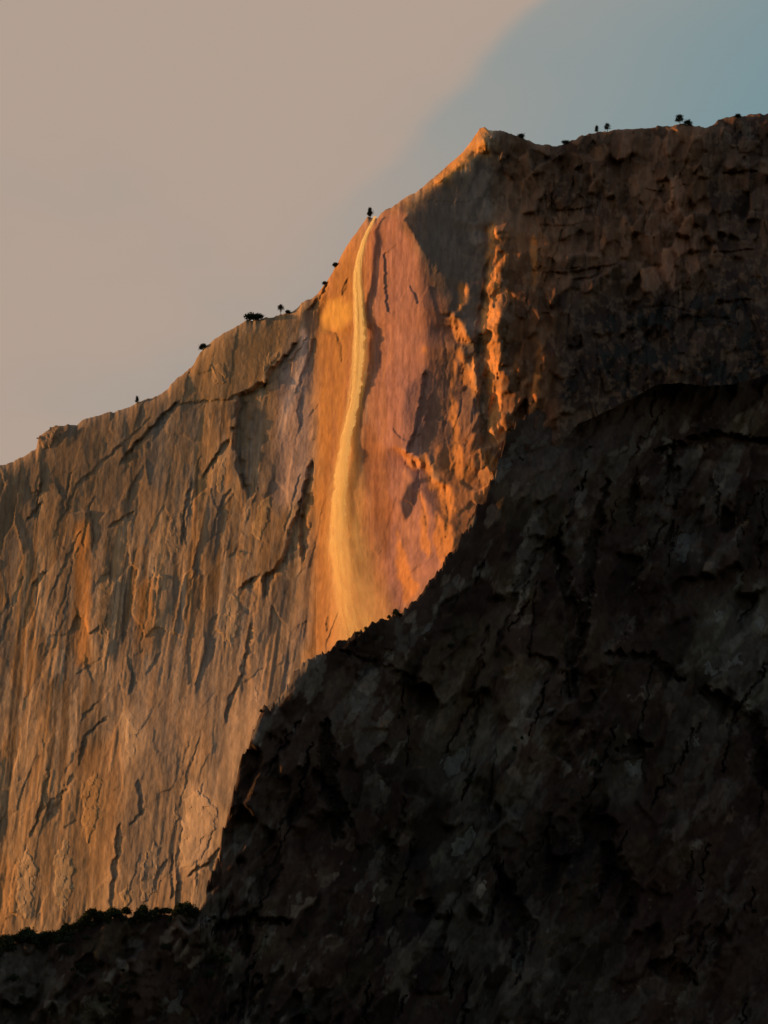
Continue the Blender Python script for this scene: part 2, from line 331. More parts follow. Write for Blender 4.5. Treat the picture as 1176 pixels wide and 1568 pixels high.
for i in range(38):          # steep joints of the sunlit wall, lower ends drifting left
    x = jr.uniform(-40, 480); y = jr.uniform(float(np.interp(x, xs, top))+15, 1380); CR.append(joint(x, y, jr.uniform(35, 170), jr.uniform(-.42, -.08), jr.uniform(.8, 1.7), jr.uniform(.8, 2.4)))
for i in range(9): x = jr.uniform(0, 470); y = jr.uniform(float(np.interp(x, xs, top))+30, 1300); CR.append(([(x, y), (x-jr.uniform(14, 50), y+jr.uniform(10, 42))], jr.uniform(1.5, 3), jr.uniform(2, 4.5)))
for i in range(12): x = jr.uniform(655, 740); y = jr.uniform(float(np.interp(x, xs, top))+40, 900); CR.append(joint(x, y, jr.uniform(40, 140), jr.uniform(-.12, .06), jr.uniform(.8, 1.3), jr.uniform(.6, 1.5)))
for i in range(60): x = jr.uniform(760, 1230); y = jr.uniform(205, 600); CR.append(joint(x, y, jr.uniform(20, 110), jr.uniform(-.5, .35), jr.uniform(1.2, 2.8), jr.uniform(3, 7)))
for i in range(14): x = jr.uniform(780, 1200); y = jr.uniform(215, 560); CR.append(([(x, y), (x+jr.uniform(14, 40), y+jr.uniform(-6, 6)), (x+jr.uniform(45, 80), y+jr.uniform(-10, 10))], jr.uniform(1.5, 3), jr.uniform(4, 8)))
for pts, hw, dp in CR:
    xs_, ys_ = [p[0] for p in pts], [p[1] for p in pts]
    s = crop(pts, PX, PY, ST, 0, 4+hw*4)
    if PX[s].size < 20: continue
    d, t = segdist(PX[s]+jit[s], PY[s]+jit[s]*.6, pts)
    dp = dp*(.6 if pts[0][0] < 470 and pts[0][1] > 900 else 1); w = hw*(0.35+0.65*np.sin(np.pi*np.clip(t*.9+.05, 0, 1)))
    nx_, ny_ = pts[-1][1]-pts[0][1], -(pts[-1][0]-pts[0][0]); ln = math.hypot(nx_, ny_)+1e-6
    i_ = np.clip((t*(len(pts)-1)).astype(int), 0, len(pts)-2); P0 = np.array(pts, float)[:, :2]
    sg = (P0[i_+1, 0]-P0[i_, 0])*(PY[s]+jit[s]*.6-P0[i_, 1])-(P0[i_+1, 1]-P0[i_, 1])*(PX[s]+jit[s]-P0[i_, 0])
    if P0[-1, 1] < P0[0, 1]: sg = -sg
    # the side towards the sun stands proud and breaks off sharply, the far side runs out gently
    ww = np.where(sg > 0, w*.7, w*1.9)*jw[s]
    rel[s] += dp*.75*np.exp(-(d/ww)**np.where(sg > 0, 5, 1.6)) - dp*.35*np.exp(-d/(w*2.5))*(sg > 0)
Yfar = Yw + rel
# deep gullies where the wall meets the bright amphitheatre are kept mild
# rock colour, with the sun and shade of some parts put in
def lerp(a, b, t): return a*(1-t[..., None])+b*t[..., None]
TAN, ORANGE, GREY, PALE, STAIN = [np.array(c) for c in ((.34, .225, .145), (.40, .225, .105), (.23, .19, .175), (.46, .34, .26), (.12, .085, .065))]
sv = PX+(PY-900)*.07+fbm(PX/60, PY/200, 2, 2)*8
st1 = fbm(sv/15, PY/330, 5, 1); st2 = fbm(sv/8+50, PY/230, 5, 3); st3 = fbm(sv/5+90, PY/170, 4, 5); big = fbm(PX/120, PY/160, 3, 6)
C = np.ones(PX.shape+(3,))*TAN
C = lerp(C, ORANGE, sm(st1+big*.5, .02, .22)*.7)
C = lerp(C, GREY, sm(st2-big*.4, .08, .24)*.75)
C = lerp(C, PALE, sm(st3+.25*lowleft, .18, .36)*.6)
C = lerp(C, STAIN, sm(fbm(sv/5.5+20, PY/150, 5, 7), .13, .30)*.75); C = lerp(C, STAIN*1.3, sm(fbm(sv/22+70, PY/260, 5, 0, .6), .16, .30)*.6)
C = lerp(C, GREY, sm(c1, .72, .74)*.45); C = lerp(C, PALE, sm(c1, .24, .22)*.4); C = lerp(C, ORANGE, sm(c2, .8, .81)*.3); C = lerp(C, STAIN, sm(c2, .12, .11)*.35)
def tint(poly, col, a, soft=6, wob=8):
    global C
    q = crop(poly, PX, PY, ST, soft, wob*1.5)
    wx_ = PX[q] + WN1[q]*wob; wy_ = PY[q] + WN2[q]*wob*1.5
    m = blur(inpoly(wx_, wy_, poly).astype(float), soft)*a; C[q] = lerp(C[q], np.array(col), m)
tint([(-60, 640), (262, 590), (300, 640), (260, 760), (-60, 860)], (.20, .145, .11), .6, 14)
tint([(300, 480), (450, 470), (440, 560), (330, 620), (262, 620)], (.27, .175, .095), .6, 8)
tint([(425, 560), (480, 520), (482, 700), (462, 760), (424, 780)], (.38, .28, .28), .8, 6)
tint([(462, 500), (472, 520), (462, 580), (440, 640), (425, 690), (436, 620), (452, 570)], (.52, .42, .44), .85, 2, 4)
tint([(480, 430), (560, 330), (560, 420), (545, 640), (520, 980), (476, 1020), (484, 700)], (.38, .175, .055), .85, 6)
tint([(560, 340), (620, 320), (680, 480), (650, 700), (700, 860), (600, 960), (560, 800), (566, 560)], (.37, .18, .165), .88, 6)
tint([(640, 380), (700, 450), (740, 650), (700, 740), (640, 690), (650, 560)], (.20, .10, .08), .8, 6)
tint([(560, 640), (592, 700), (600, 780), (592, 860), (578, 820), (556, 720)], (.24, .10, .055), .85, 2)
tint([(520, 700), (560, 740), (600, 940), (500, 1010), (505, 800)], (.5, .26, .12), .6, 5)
tint([(612, 345), (650, 300), (742, 240), (772, 246), (772, 330), (755, 350), (735, 560), (700, 540), (684, 470), (640, 380)], (.125, .093, .085), .92, 3)  # shade of the shield below the summit, painted into the rock
tint([(756, 200), (1260, 160), (1260, 660), (840, 620), (760, 700), (730, 560), (745, 400)], (.10, .058, .040), .9, 4)  # the turned-away right wall gets its shade partly from this darker colour
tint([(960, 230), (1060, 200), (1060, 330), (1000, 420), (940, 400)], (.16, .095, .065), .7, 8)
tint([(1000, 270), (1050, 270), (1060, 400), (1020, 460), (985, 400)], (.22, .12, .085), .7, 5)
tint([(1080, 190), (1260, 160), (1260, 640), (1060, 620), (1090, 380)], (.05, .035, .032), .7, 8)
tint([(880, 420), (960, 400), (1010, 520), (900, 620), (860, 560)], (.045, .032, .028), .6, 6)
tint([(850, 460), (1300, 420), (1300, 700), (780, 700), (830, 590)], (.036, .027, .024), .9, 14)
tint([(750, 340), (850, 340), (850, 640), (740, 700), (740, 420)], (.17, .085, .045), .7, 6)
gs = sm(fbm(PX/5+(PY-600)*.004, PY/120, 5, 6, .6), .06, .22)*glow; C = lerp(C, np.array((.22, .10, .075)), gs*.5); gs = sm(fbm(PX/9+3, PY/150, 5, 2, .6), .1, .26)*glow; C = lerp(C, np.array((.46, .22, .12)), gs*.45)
tint([(498, 470), (538, 452), (538, 494), (512, 506), (494, 500)], (.60, .36, .09), .6, 2, 14)
tint([(276, 1205), (300, 1195), (345, 1230), (340, 1290), (300, 1338), (270, 1336)], (.46, .34, .27), .8, 2, 5)
tint([(186, 1090), (216, 1080), (220, 1150), (190, 1190)], (.42, .33, .27), .7, 3)
tint([(345, 1120), (395, 1035), (402, 1090), (370, 1170), (340, 1230), (318, 1200)], (.40, .29, .24), .7, 4)
tint([(190, 1190), (262, 1100), (276, 1200), (262, 1330), (180, 1380)], (.22, .18, .165), .7, 5)
tint([(110, 1160), (180, 1120), (186, 1300), (150, 1360), (120, 1300)], (.44, .23, .09), .6, 6)
tint([(112, 800), (138, 790), (138, 1020), (114, 1020)], (.42, .20, .07), .8, 2, 4)
tint([(205, 900), (232, 880), (236, 1000), (212, 1010)], (.42, .20, .06), .7, 3, 4)
tint([(-60, 1300), (20, 1320), (10, 1480), (-60, 1480)], (.42, .20, .06), .7, 4, 4)
tint([(350, 610), (386, 590), (400, 640), (390, 700), (376, 752), (358, 720)], (.17, .14, .125), .5, 4, 12)  # hollow darkened in colour, adding to its shade
tint([(232, 640), (262, 620), (262, 700), (240, 760), (222, 720)], (.20, .175, .17), .7, 3)
tint([(470, 800), (482, 780), (476, 980), (440, 1010), (462, 900)], (.27, .20, .19), .6, 4)
tint([(672, 690), (735, 660), (775, 690), (745, 780), (690, 880), (668, 800)], (.30, .125, .055), .85, 4)
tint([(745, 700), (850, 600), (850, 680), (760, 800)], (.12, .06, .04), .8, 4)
for poly, v in RIBS: tint(poly, (.50, .215, .07), .75, 1, 9)  # sunlight on the rib edges painted in as brighter orange
C = lerp(C, C*1.75, right*sm(c3, .70, .73)*.7); C = lerp(C, C*.5, right*sm(c3, .3, .27)*.7); C = lerp(C, C*1.5, right*sm(c2, .8, .82)*.5)
spk = sm(fbm(PX/9, PY/9, 5, 1, .6), .1, .24)
C = lerp(C, np.array((.26, .19, .15)), spk*right*.35)
tint([(650, 290), (690, 250), (722, 220), (734, 194), (750, 198), (746, 224), (754, 238), (738, 234), (700, 264), (668, 286)], (.52, .25, .08), .85, 1, 3)  # sunlit orange of the summit rim put into the colour
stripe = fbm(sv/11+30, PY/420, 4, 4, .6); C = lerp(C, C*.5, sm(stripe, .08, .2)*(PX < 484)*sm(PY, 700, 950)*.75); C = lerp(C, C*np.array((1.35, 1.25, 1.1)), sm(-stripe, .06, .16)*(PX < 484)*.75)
tint([(180, 1000), (420, 900), (430, 1040), (330, 1400), (170, 1420)], (.35, .26, .21), .5, 14, 14); tint([(-60, 1200), (180, 1180), (170, 1460), (-60, 1500)], (.40, .27, .18), .45, 14, 14)
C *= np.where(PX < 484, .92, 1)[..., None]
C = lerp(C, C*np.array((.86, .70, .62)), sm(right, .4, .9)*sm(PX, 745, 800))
C = np.clip(C*(1+.30*fbm(PX/3.5, PY/12, 3, 2)[..., None]), .02, .8)

rng = np.random.RandomState(3)
tj = top + fbm(xs/7, xs*0+3.3, 4, 2)*3.2
NR = int((Y1_-190)/ST)
def sample(A, px_i, py):       # vertical interpolation in each column
    t = np.clip((py-Y0_)/ST, 0, len(ys)-1.001); i = t.astype(int); f = t-i
    if A.ndim == 3: f = f[..., None]
    return A[i, px_i]*(1-f) + A[i+1, px_i]*f
rows = np.arange(0, NR); ci = np.broadcast_to(np.arange(len(xs)), (NR, len(xs)))
GY = tj[None]+rows[:, None]*ST; GX = np.broadcast_to(xs, GY.shape)
depth_below = GY - tj[None]
Yg = sample(Yfar, ci, GY) + 16*np.exp(-depth_below/7.0)      # the rim rounds back
Cg = sample(C, ci, GY)
keep = GY < np.minimum(interp_poly([(x, y+90) for x, y in NEAR], xs), Y1_)[None]
V = at(GX, GY, Yg)
nback = 14
back = []
for k in range(1, nback+1):
    bY = Yg[0] + (k*k)*3.2 + fbm(xs/9, xs*0+k*.7, 3, 3)*2; P = V[0].copy()
    P[:, 1] = bY; P[:, 0] = V[0][:, 0]*(bY/Yg[0])**.2; P[:, 2] = V[0][:, 2] + fbm(xs/12, xs*0+k*.9, 3, 4)*1.2 - k*1.5
    back.append(P)
back = np.array(back[::-1]); Vall = np.concatenate([back, V], 0); Call = np.concatenate([np.repeat(Cg[:1], nback, 0), Cg], 0)
kall = np.concatenate([np.ones((nback, len(xs)), bool), keep], 0)
def grid_mesh(name, V, C, K, mat, smooth=False):
    n, m = K.shape; idx = np.arange(n*m).reshape(n, m)
    q = np.stack([idx[:-1, :-1], idx[1:, :-1], idx[1:, 1:], idx[:-1, 1:]], -1)[K[1:, 1:] & K[1:, :-1]].reshape(-1, 4)
    used = np.unique(q); remap = np.zeros(n*m, int); remap[used] = np.arange(len(used))
    me = mesh_np(name, V.reshape(-1, 3)[used], remap[q], C.reshape(-1, 3)[used], smooth); me.materials.append(mat); return me
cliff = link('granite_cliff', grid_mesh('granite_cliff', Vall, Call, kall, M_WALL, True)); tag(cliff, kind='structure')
def far_y(px, py):
    i = int(round((px-X0)/ST)); j = (py-Y0_)/ST; j = max(0, min(len(ys)-2, j)); return float(Yfar[int(j), max(0, min(len(xs)-1, i))])

# ================================================================ the dark buttress in front
NS = 1.8
nx = np.arange(-90, 1266.1, NS); ntop0 = interp_poly(NEAR, nx); ntop = ntop0 + fbm(nx/9, nx*0+9.1, 5, 3, .62)*(7.5+7*np.abs(np.gradient(interp_poly(NEAR, nx), NS)))
NYR = np.arange(440, 1850, NS); NX, NY = np.meshgrid(nx, NYR)
G = np.full(NX.shape, .34) + .22*np.clip((NX-780)/60, 0, 1)*np.clip((800-NY)/120, 0, 1)
edge_ = np.interp(NX, [p[0] for p in NEAR], [p[1] for p in NEAR])
G += .6*sm(NX, 540, 620)*(1-sm(NX, 860, 900))*(1-sm(NY-edge_, 40, 130))
fb, cb = facets(NX+NY*.4+fbm(NX/40, NY/60, 3, 1)*26, NY+fbm(NX/40, NY/60, 3, 2)*26, 55, 170, 21, 0, 0, 1)
G += (cb-.5)*.6
fc, cc = facets(NX+NY*.3+fbm(NX/30, NY/40, 3, 4)*16, NY+NX*.3, 38, 48, 22, 0, 0, 1)
GZ = .42+(cc-.5)*.9+(cb-.5)*.3
Yn = poisson(G*.6*NS, -GZ*.6*NS, 1, .7)
Yn += 2070 - Yn[int((1000-440)/NS), int((480+90)/NS)]
sx_ = NX+(NY-1000)*.45; sy_ = NY - NX*.15
a1, b1 = facets(sx_+fbm(NX/25, NY/30, 3, 1)*14, sy_+fbm(NX/25, NY/30, 3, 2)*14, 34, 80, 31, .5, .42, 8.0); a1 = blur(a1, 1)
a2, b2 = facets(sx_+fbm(NX/12, NY/14, 3, 3)*7, sy_, 12, 20, 32, .6, .6, 2.2); a2 = blur(a2, 1)
npat = sm(fbm(NX/100, NY/130, 4, 0), -.2, .35)
reln = a1*(.4+.8*npat) + a2*(.1+.8*npat) + fbm(sx_/70, sy_/150, 5, 4, .5)*26 + fbm(NX/8, NY/8, 3, 5)*.8
NN1 = fbm(NX/10, NY/10, 3, 5); NN2 = fbm(NX/10, NY/10, 3, 6)
def carve(pts, hw, dp):
    global reln
    q = crop(pts, NX, NY, NS, 0, 20)
    d, t = segdist(NX[q]+NN1[q]*8, NY[q]+NN2[q]*8, pts)
    reln[q] += dp*np.exp(-(d/(hw*(0.4+.6*np.sin(np.pi*np.clip(t, .03, .97)))))**4)
for i in range(110):
    x = jr.uniform(300, 1220); y = jr.uniform(500, 1560)
    if y > float(np.interp(x, nx, ntop))+12:
        j_ = joint(x, y, jr.uniform(25, 120), jr.uniform(-.75, -.05), jr.uniform(1.5, 4), jr.uniform(4, 9)); carve(*j_)
for pts, hw, dp in (([(1010, 522), (1090, 520), (1176, 524)], 4, 7), ([(1010, 690), (1090, 672), (1180, 676)], 10, 20), ([(1030, 680), (1036, 770)], 9, 14), ([(850, 830), (880, 950), (870, 1060)], 12, 22), ([(930, 740), (900, 860), (890, 1000)], 9, 16),
                    ([(330, 1418), (400, 1410), (440, 1412)], 7, 16), ([(372, 1415), (378, 1460)], 9, 18), ([(500, 1110), (500, 1200), (520, 1280)], 14, 18), ([(520, 1000), (640, 1040)], 6, 8), ([(640, 1385), (660, 1400)], 16, 22),
                    ([(1080, 1060), (1150, 1110), (1170, 1200)], 18, 26), ([(950, 1150), (990, 1140)], 12, 18), ([(930, 1300), (960, 1400)], 22, 26), ([(760, 1330), (800, 1420), (790, 1480)], 14, 20), ([(790, 900), (820, 850), (860, 820)], 7, 12),
                    ([(1000, 1480), (1060, 1500)], 18, 20), ([(480, 1180), (540, 1260)], 9, 14), ([(925, 1000), (1000, 1010), (1040, 1040)], 8, 14), ([(600, 1290), (590, 1350)], 10, 14), ([(885, 590), (900, 605)], 5, 9), ([(770, 690), (800, 700)], 5, 9)):
    carve(pts, hw, dp)
reln *= 1-.8*sm(NX, 540, 620)*(1-sm(NX, 860, 900))*(1-sm(NY-edge_, 30, 90))
Ynear = Yn + reln
D1, D2, D3, D4 = [np.array(c) for c in ((.042, .027, .022), (.066, .052, .043), (.092, .09, .084), (.024, .012, .010))]  # tones lowered to near black, putting the buttress shade into the colour
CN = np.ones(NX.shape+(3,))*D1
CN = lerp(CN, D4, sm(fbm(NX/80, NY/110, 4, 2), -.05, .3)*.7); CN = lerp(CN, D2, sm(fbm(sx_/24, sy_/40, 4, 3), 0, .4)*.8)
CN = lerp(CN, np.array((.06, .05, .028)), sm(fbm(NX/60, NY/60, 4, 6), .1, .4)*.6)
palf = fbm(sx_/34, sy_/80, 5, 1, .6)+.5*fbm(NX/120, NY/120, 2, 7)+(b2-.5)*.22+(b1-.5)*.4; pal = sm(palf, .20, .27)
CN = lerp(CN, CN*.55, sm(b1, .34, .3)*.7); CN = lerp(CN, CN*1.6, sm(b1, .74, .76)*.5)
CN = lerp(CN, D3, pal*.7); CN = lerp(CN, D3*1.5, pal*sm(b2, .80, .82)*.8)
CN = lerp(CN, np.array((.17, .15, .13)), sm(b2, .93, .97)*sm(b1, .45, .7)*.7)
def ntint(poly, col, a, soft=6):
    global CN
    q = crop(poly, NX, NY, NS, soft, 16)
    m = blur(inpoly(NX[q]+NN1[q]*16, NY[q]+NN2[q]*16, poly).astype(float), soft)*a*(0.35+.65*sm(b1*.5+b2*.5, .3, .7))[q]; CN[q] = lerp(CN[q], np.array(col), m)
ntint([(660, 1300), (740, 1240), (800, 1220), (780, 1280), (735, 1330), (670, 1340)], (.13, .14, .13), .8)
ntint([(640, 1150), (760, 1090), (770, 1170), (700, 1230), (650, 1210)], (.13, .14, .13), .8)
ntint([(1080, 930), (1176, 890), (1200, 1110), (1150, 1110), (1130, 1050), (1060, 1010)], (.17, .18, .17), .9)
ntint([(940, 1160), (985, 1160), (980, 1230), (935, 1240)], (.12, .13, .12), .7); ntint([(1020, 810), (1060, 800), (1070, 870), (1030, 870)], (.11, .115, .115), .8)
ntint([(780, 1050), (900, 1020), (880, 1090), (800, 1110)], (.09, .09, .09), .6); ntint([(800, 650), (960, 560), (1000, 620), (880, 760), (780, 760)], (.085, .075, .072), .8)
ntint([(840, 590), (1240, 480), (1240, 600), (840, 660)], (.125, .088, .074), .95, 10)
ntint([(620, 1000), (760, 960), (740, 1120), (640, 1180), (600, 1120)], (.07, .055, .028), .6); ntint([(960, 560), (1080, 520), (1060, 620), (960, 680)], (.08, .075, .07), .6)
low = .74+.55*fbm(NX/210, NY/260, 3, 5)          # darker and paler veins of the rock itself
ntint([(1000, 1100), (1240, 1130), (1240, 1700), (960, 1700), (900, 1400)], (.022, .010, .008), .7, 20); ntint([(440, 1100), (560, 1090), (560, 1300), (430, 1320)], (.022, .011, .009), .7, 12); ntint([(940, 730), (1040, 700), (1000, 1100), (840, 1150), (860, 900)], (.022, .012, .010), .6, 14)  # red-black patches, deep shade put into the rock colour
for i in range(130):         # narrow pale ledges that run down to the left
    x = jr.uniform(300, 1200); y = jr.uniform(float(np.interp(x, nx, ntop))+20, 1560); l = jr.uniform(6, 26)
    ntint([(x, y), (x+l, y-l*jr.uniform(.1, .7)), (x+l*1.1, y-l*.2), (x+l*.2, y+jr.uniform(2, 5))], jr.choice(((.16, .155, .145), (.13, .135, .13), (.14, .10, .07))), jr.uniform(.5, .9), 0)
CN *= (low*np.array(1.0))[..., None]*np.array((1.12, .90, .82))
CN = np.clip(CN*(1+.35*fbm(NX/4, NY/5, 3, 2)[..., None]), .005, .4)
nrow = int((1845-480)/NS); nr = np.arange(nrow); cin = np.broadcast_to(np.arange(len(nx)), (nrow, len(nx)))
def nsample(A, ci_, py):
    t = np.clip((py-440)/NS, 0, len(NYR)-1.001); i = t.astype(int); f = t-i
    if A.ndim == 3: f = f[..., None]
    return A[i, ci_]*(1-f)+A[i+1, ci_]*f
HY = ntop0[None]+nr[:, None]*NS+(ntop-ntop0)[None]*np.exp(-nr[:, None]*NS/70); HX = np.broadcast_to(nx, HY.shape)
# relief dies out at the edge so the outline stays crisp
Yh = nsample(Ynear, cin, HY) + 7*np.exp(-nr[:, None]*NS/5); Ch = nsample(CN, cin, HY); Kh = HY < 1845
Vh = at(HX, HY, Yh)
bk = []
for k in range(1, 11):
    P = Vh[0].copy(); g = k*k*1.6
    P[:, 1] += g; P[:, 0] = Vh[0][:, 0]*(P[:, 1]/Vh[0][:, 1]) + g*.45; P[:, 2] += -k*1.5 + fbm(nx/8, nx*0+k, 3, 2)*1.0
    bk.append(P)
bk = np.array(bk[::-1]); Vh2 = np.concatenate([bk, Vh]); Ch2 = np.concatenate([np.repeat(Ch[:1], 10, 0), Ch]); Kh2 = np.concatenate([np.ones((10, len(nx)), bool), Kh])
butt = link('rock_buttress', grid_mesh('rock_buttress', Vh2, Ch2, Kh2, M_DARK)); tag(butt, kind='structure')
def near_y(px, py):
    i = max(0, min(len(nx)-1, int(round((px+90)/NS)))); j = max(0, min(len(NYR)-1, int((py-440)/NS))); return float(Ynear[j, i])

# ground out to the horizon
gm = bpy.data.meshes.new('ground'); s = 30000
gm.from_pydata([(-s, -s, 0), (s, -s, 0), (s, s, 0), (-s, s, 0)], [], [(0, 1, 2, 3)]); gd = link('ground', gm, M_GROUND); tag(gd, kind='structure')

# ================================================================ the waterfall
def water_mat(name, base, dens, scale, streak, edge_pow):
    m = bpy.data.materials.new(name); m.use_nodes = True; nt = m.node_tree; nt.nodes.clear(); N = nt.nodes.new; L = nt.links.new
    out = N('ShaderNodeOutputMaterial'); tr = N('ShaderNodeBsdfTransparent'); df = N('ShaderNodeBsdfDiffuse'); tl = N('ShaderNodeBsdfTranslucent')
    df.inputs[0].default_value = (*base, 1); tl.inputs[0].default_value = (*base, 1)
    ms = N('ShaderNodeMixShader'); ms.inputs[0].default_value = .45; L(df.outputs[0], ms.inputs[1]); L(tl.outputs[0], ms.inputs[2])
    uv = N('ShaderNodeUVMap'); mp = N('ShaderNodeMapping'); mp.inputs['Scale'].default_value = (scale, streak, 1); L(uv.outputs[0], mp.inputs['Vector'])
    n = N('ShaderNodeTexNoise'); n.inputs['Scale'].default_value = 1; n.inputs['Detail'].default_value = 5; n.inputs['Roughness'].default_value = .6; n.inputs['Distortion'].default_value = .4; L(mp.outputs[0], n.inputs['Vector'])
    a = N('ShaderNodeAttribute'); a.attribute_name = 'water_density'
    r = N('ShaderNodeMapRange'); L(n.outputs['Fac'], r.inputs['Value']); r.inputs['From Min'].default_value = .3; r.inputs['From Max'].default_value = .68
    r.inputs['To Min'].default_value = 1-edge_pow
    mu = N('ShaderNodeMath'); mu.operation = 'MULTIPLY'; mu.use_clamp = True; L(a.outputs['Fac'], mu.inputs[0]); L(r.outputs[0], mu.inputs[1])
    mu2 = N('ShaderNodeMath'); mu2.operation = 'MULTIPLY'; mu2.use_clamp = True; L(mu.outputs[0], mu2.inputs[0]); mu2.inputs[1].default_value = dens
    mo = N('ShaderNodeMixShader'); L(mu2.outputs[0], mo.inputs[0]); L(tr.outputs[0], mo.inputs[1]); L(ms.outputs[0], mo.inputs[2]); L(mo.outputs[0], out.inputs['Surface'])
    return m
M_STREAM = water_mat('falling_water', (.93, .81, .47), 2.6, 5.0, 34, .86); M_SPRAY = water_mat('water_spray', (.90, .72, .40), .8, 9, 9, .9)  # golden base colours put the warm sunlight into white water
wf = link('waterfall', None); wf.location = tuple(at(540, 990, far_y(540, 985))); tag(wf, 'tall thin waterfall glowing gold as it drops down the orange cliff and spreads into spray', 'waterfall')
wf_loc = np.array(wf.location)
PATH = [(574, 331, 3.0), (569, 341, 3.6), (563, 353, 4), (556, 370, 4.6), (550, 392, 5.2), (547, 415, 5.8), (547, 440, 6.5), (549, 470, 7.4), (551, 500, 8.4), (550, 530, 8.4), (549, 560, 8), (546, 590, 7.5), (542, 618, 7),
        (536, 645, 7.4), (530, 670, 8.4), (526, 695, 9), (523, 720, 10), (520, 750, 11), (518, 780, 11.5), (517, 810, 12), (517, 840, 12.5), (520, 870, 13), (524, 900, 14), (529, 935, 15), (534, 965, 16), (538, 1000, 17)]
Pp = np.array(PATH)
ypath = np.array([min(far_y(x-4, y), far_y(x+4, y), far_y(x, y))-7 for x, y, _ in PATH])
from_top = np.linspace(0, 1, len(PATH)); ypath = np.convolve(np.pad(ypath, 3, mode='edge'), np.ones(7)/7, 'valid')
for _i, (x, y, w) in enumerate(PATH[:3]): ypath[_i] = far_y(x, y+6)-1.5+_i*-1.5
TILT = 1.25     # slant of the sheet, shaped to face the sun and hide its shadow
def strip(name, mat, wfun, dfun, bulge, n=260, m=17, off=0, cx=lambda t, y: 0):
    """a sheet of water that bulges towards the viewer, with thickness density falling to its edges"""
    V = []; U = []; D = []
    tt = np.linspace(0, 1, n)
    yy = Pp[0, 1]+tt*(Pp[-1, 1]-Pp[0, 1])
    for t, y in zip(tt, yy):
        x = np.interp(y, Pp[:, 1], Pp[:, 0]); w = np.interp(y, Pp[:, 1], Pp[:, 2]); Yc = np.interp(y, Pp[:, 1], ypath)
        x += (vnoise(np.array(y/18.), np.array(.5), 3)-.5)*1.6
        wl, wr = wfun(t, y, w)
        for j in range(m):
            s_ = -1+2*j/(m-1); hw = wl if s_ < 0 else wr
            V.append(at(x+cx(t, y)+s_*hw, y, Yc-off-bulge*(1-s_*s_)*w*.76-s_*hw*TILT*.76)-wf_loc)
            U.append((s_*.5+.5, t)); D.append(dfun(t, y, s_))
    idx = np.arange(n*m).reshape(n, m); q = np.stack([idx[:-1, :-1], idx[1:, :-1], idx[1:, 1:], idx[:-1, 1:]], -1).reshape(-1, 4)
    me = mesh_np(name, np.array(V), q, None, True); me.materials.append(mat)
    uvl = me.uv_layers.new(name='UVMap'); U = np.array(U)[q.ravel()]; uvl.data.foreach_set('uv', U.ravel().astype(np.float32))
    a = me.attributes.new('water_density', 'FLOAT', 'POINT'); a.data.foreach_set('value', np.array(D, np.float32))
    return link(name, me, None, wf)
def dens_stream(t, y, s):
    fade = 1-np.clip((y-740)/170, 0, 1)**1.2*.85
    return max(0, 1-abs(s)**1.7)**1.0*fade*1.3
strip('water_stream', M_STREAM, lambda t, y, w: (w*(.62+.33*min(1, max(0, (y-330)/200)))*(.85+.5*float(vnoise(np.array(y/9.), np.array(2.5), 4))+.35*float(vnoise(np.array(y/2.6), np.array(4.5), 4))-.15), w*(.66+.34*min(1, max(0, (y-330)/200)))*(.8+.6*float(vnoise(np.array(y/7.), np.array(7.5), 5))+.5*float(vnoise(np.array(y/3.1), np.array(1.5), 4))-.2)), dens_stream, .3, off=2.5)
for k, (a_, b_, off_, wd) in enumerate(((-.75, .3, 1, .55), (.8, 1.7, 5, .5), (1.25, 2.6, 5, .35))):
    strip('water_strand', M_STREAM, lambda t, y, w: (w*wd+.6, w*wd+.6), lambda t, y, s: max(0, 1-s*s)**1.3*(1-np.clip((y-430)/260, 0, 1))*min(1, (y-331)/60)*.7, .2, n=200, m=5, off=off_,
          cx=lambda t, y: (a_*(.3+1.1*min(1, max(0, (y-350)/250))) + .7*float(vnoise(np.array(y/38.+b_*9), np.array(b_), 2)-.5))*float(np.interp(y, Pp[:, 1], Pp[:, 2])))
strip('spray_veil', M_SPRAY, lambda t, y, w: (w*1.7+4*t+9*max(0, float(vnoise(np.array(y/11.), np.array(3.5), 6))-.5), w*1.8+16*max(0, float(vnoise(np.array(y/13.), np.array(8.5), 6))-.45)+np.clip((y-650)/330, 0, 1)*48),
      lambda t, y, s: max(0, 1-abs(s))**1.2*(.35+.75*np.clip((y-640)/200, 0, 1))*(1-np.clip((y-900)/110, 0, 1)*.35), .3, off=4.5)
strip('mist_curtain', M_SPRAY, lambda t, y, w: (w*1.2+6, w*1.2+np.clip((y-560)/400, 0, 1)*66),
      lambda t, y, s: max(0, 1-abs(s))**1.0*np.clip((y-560)/260, 0, 1)*.85, .2, off=9)

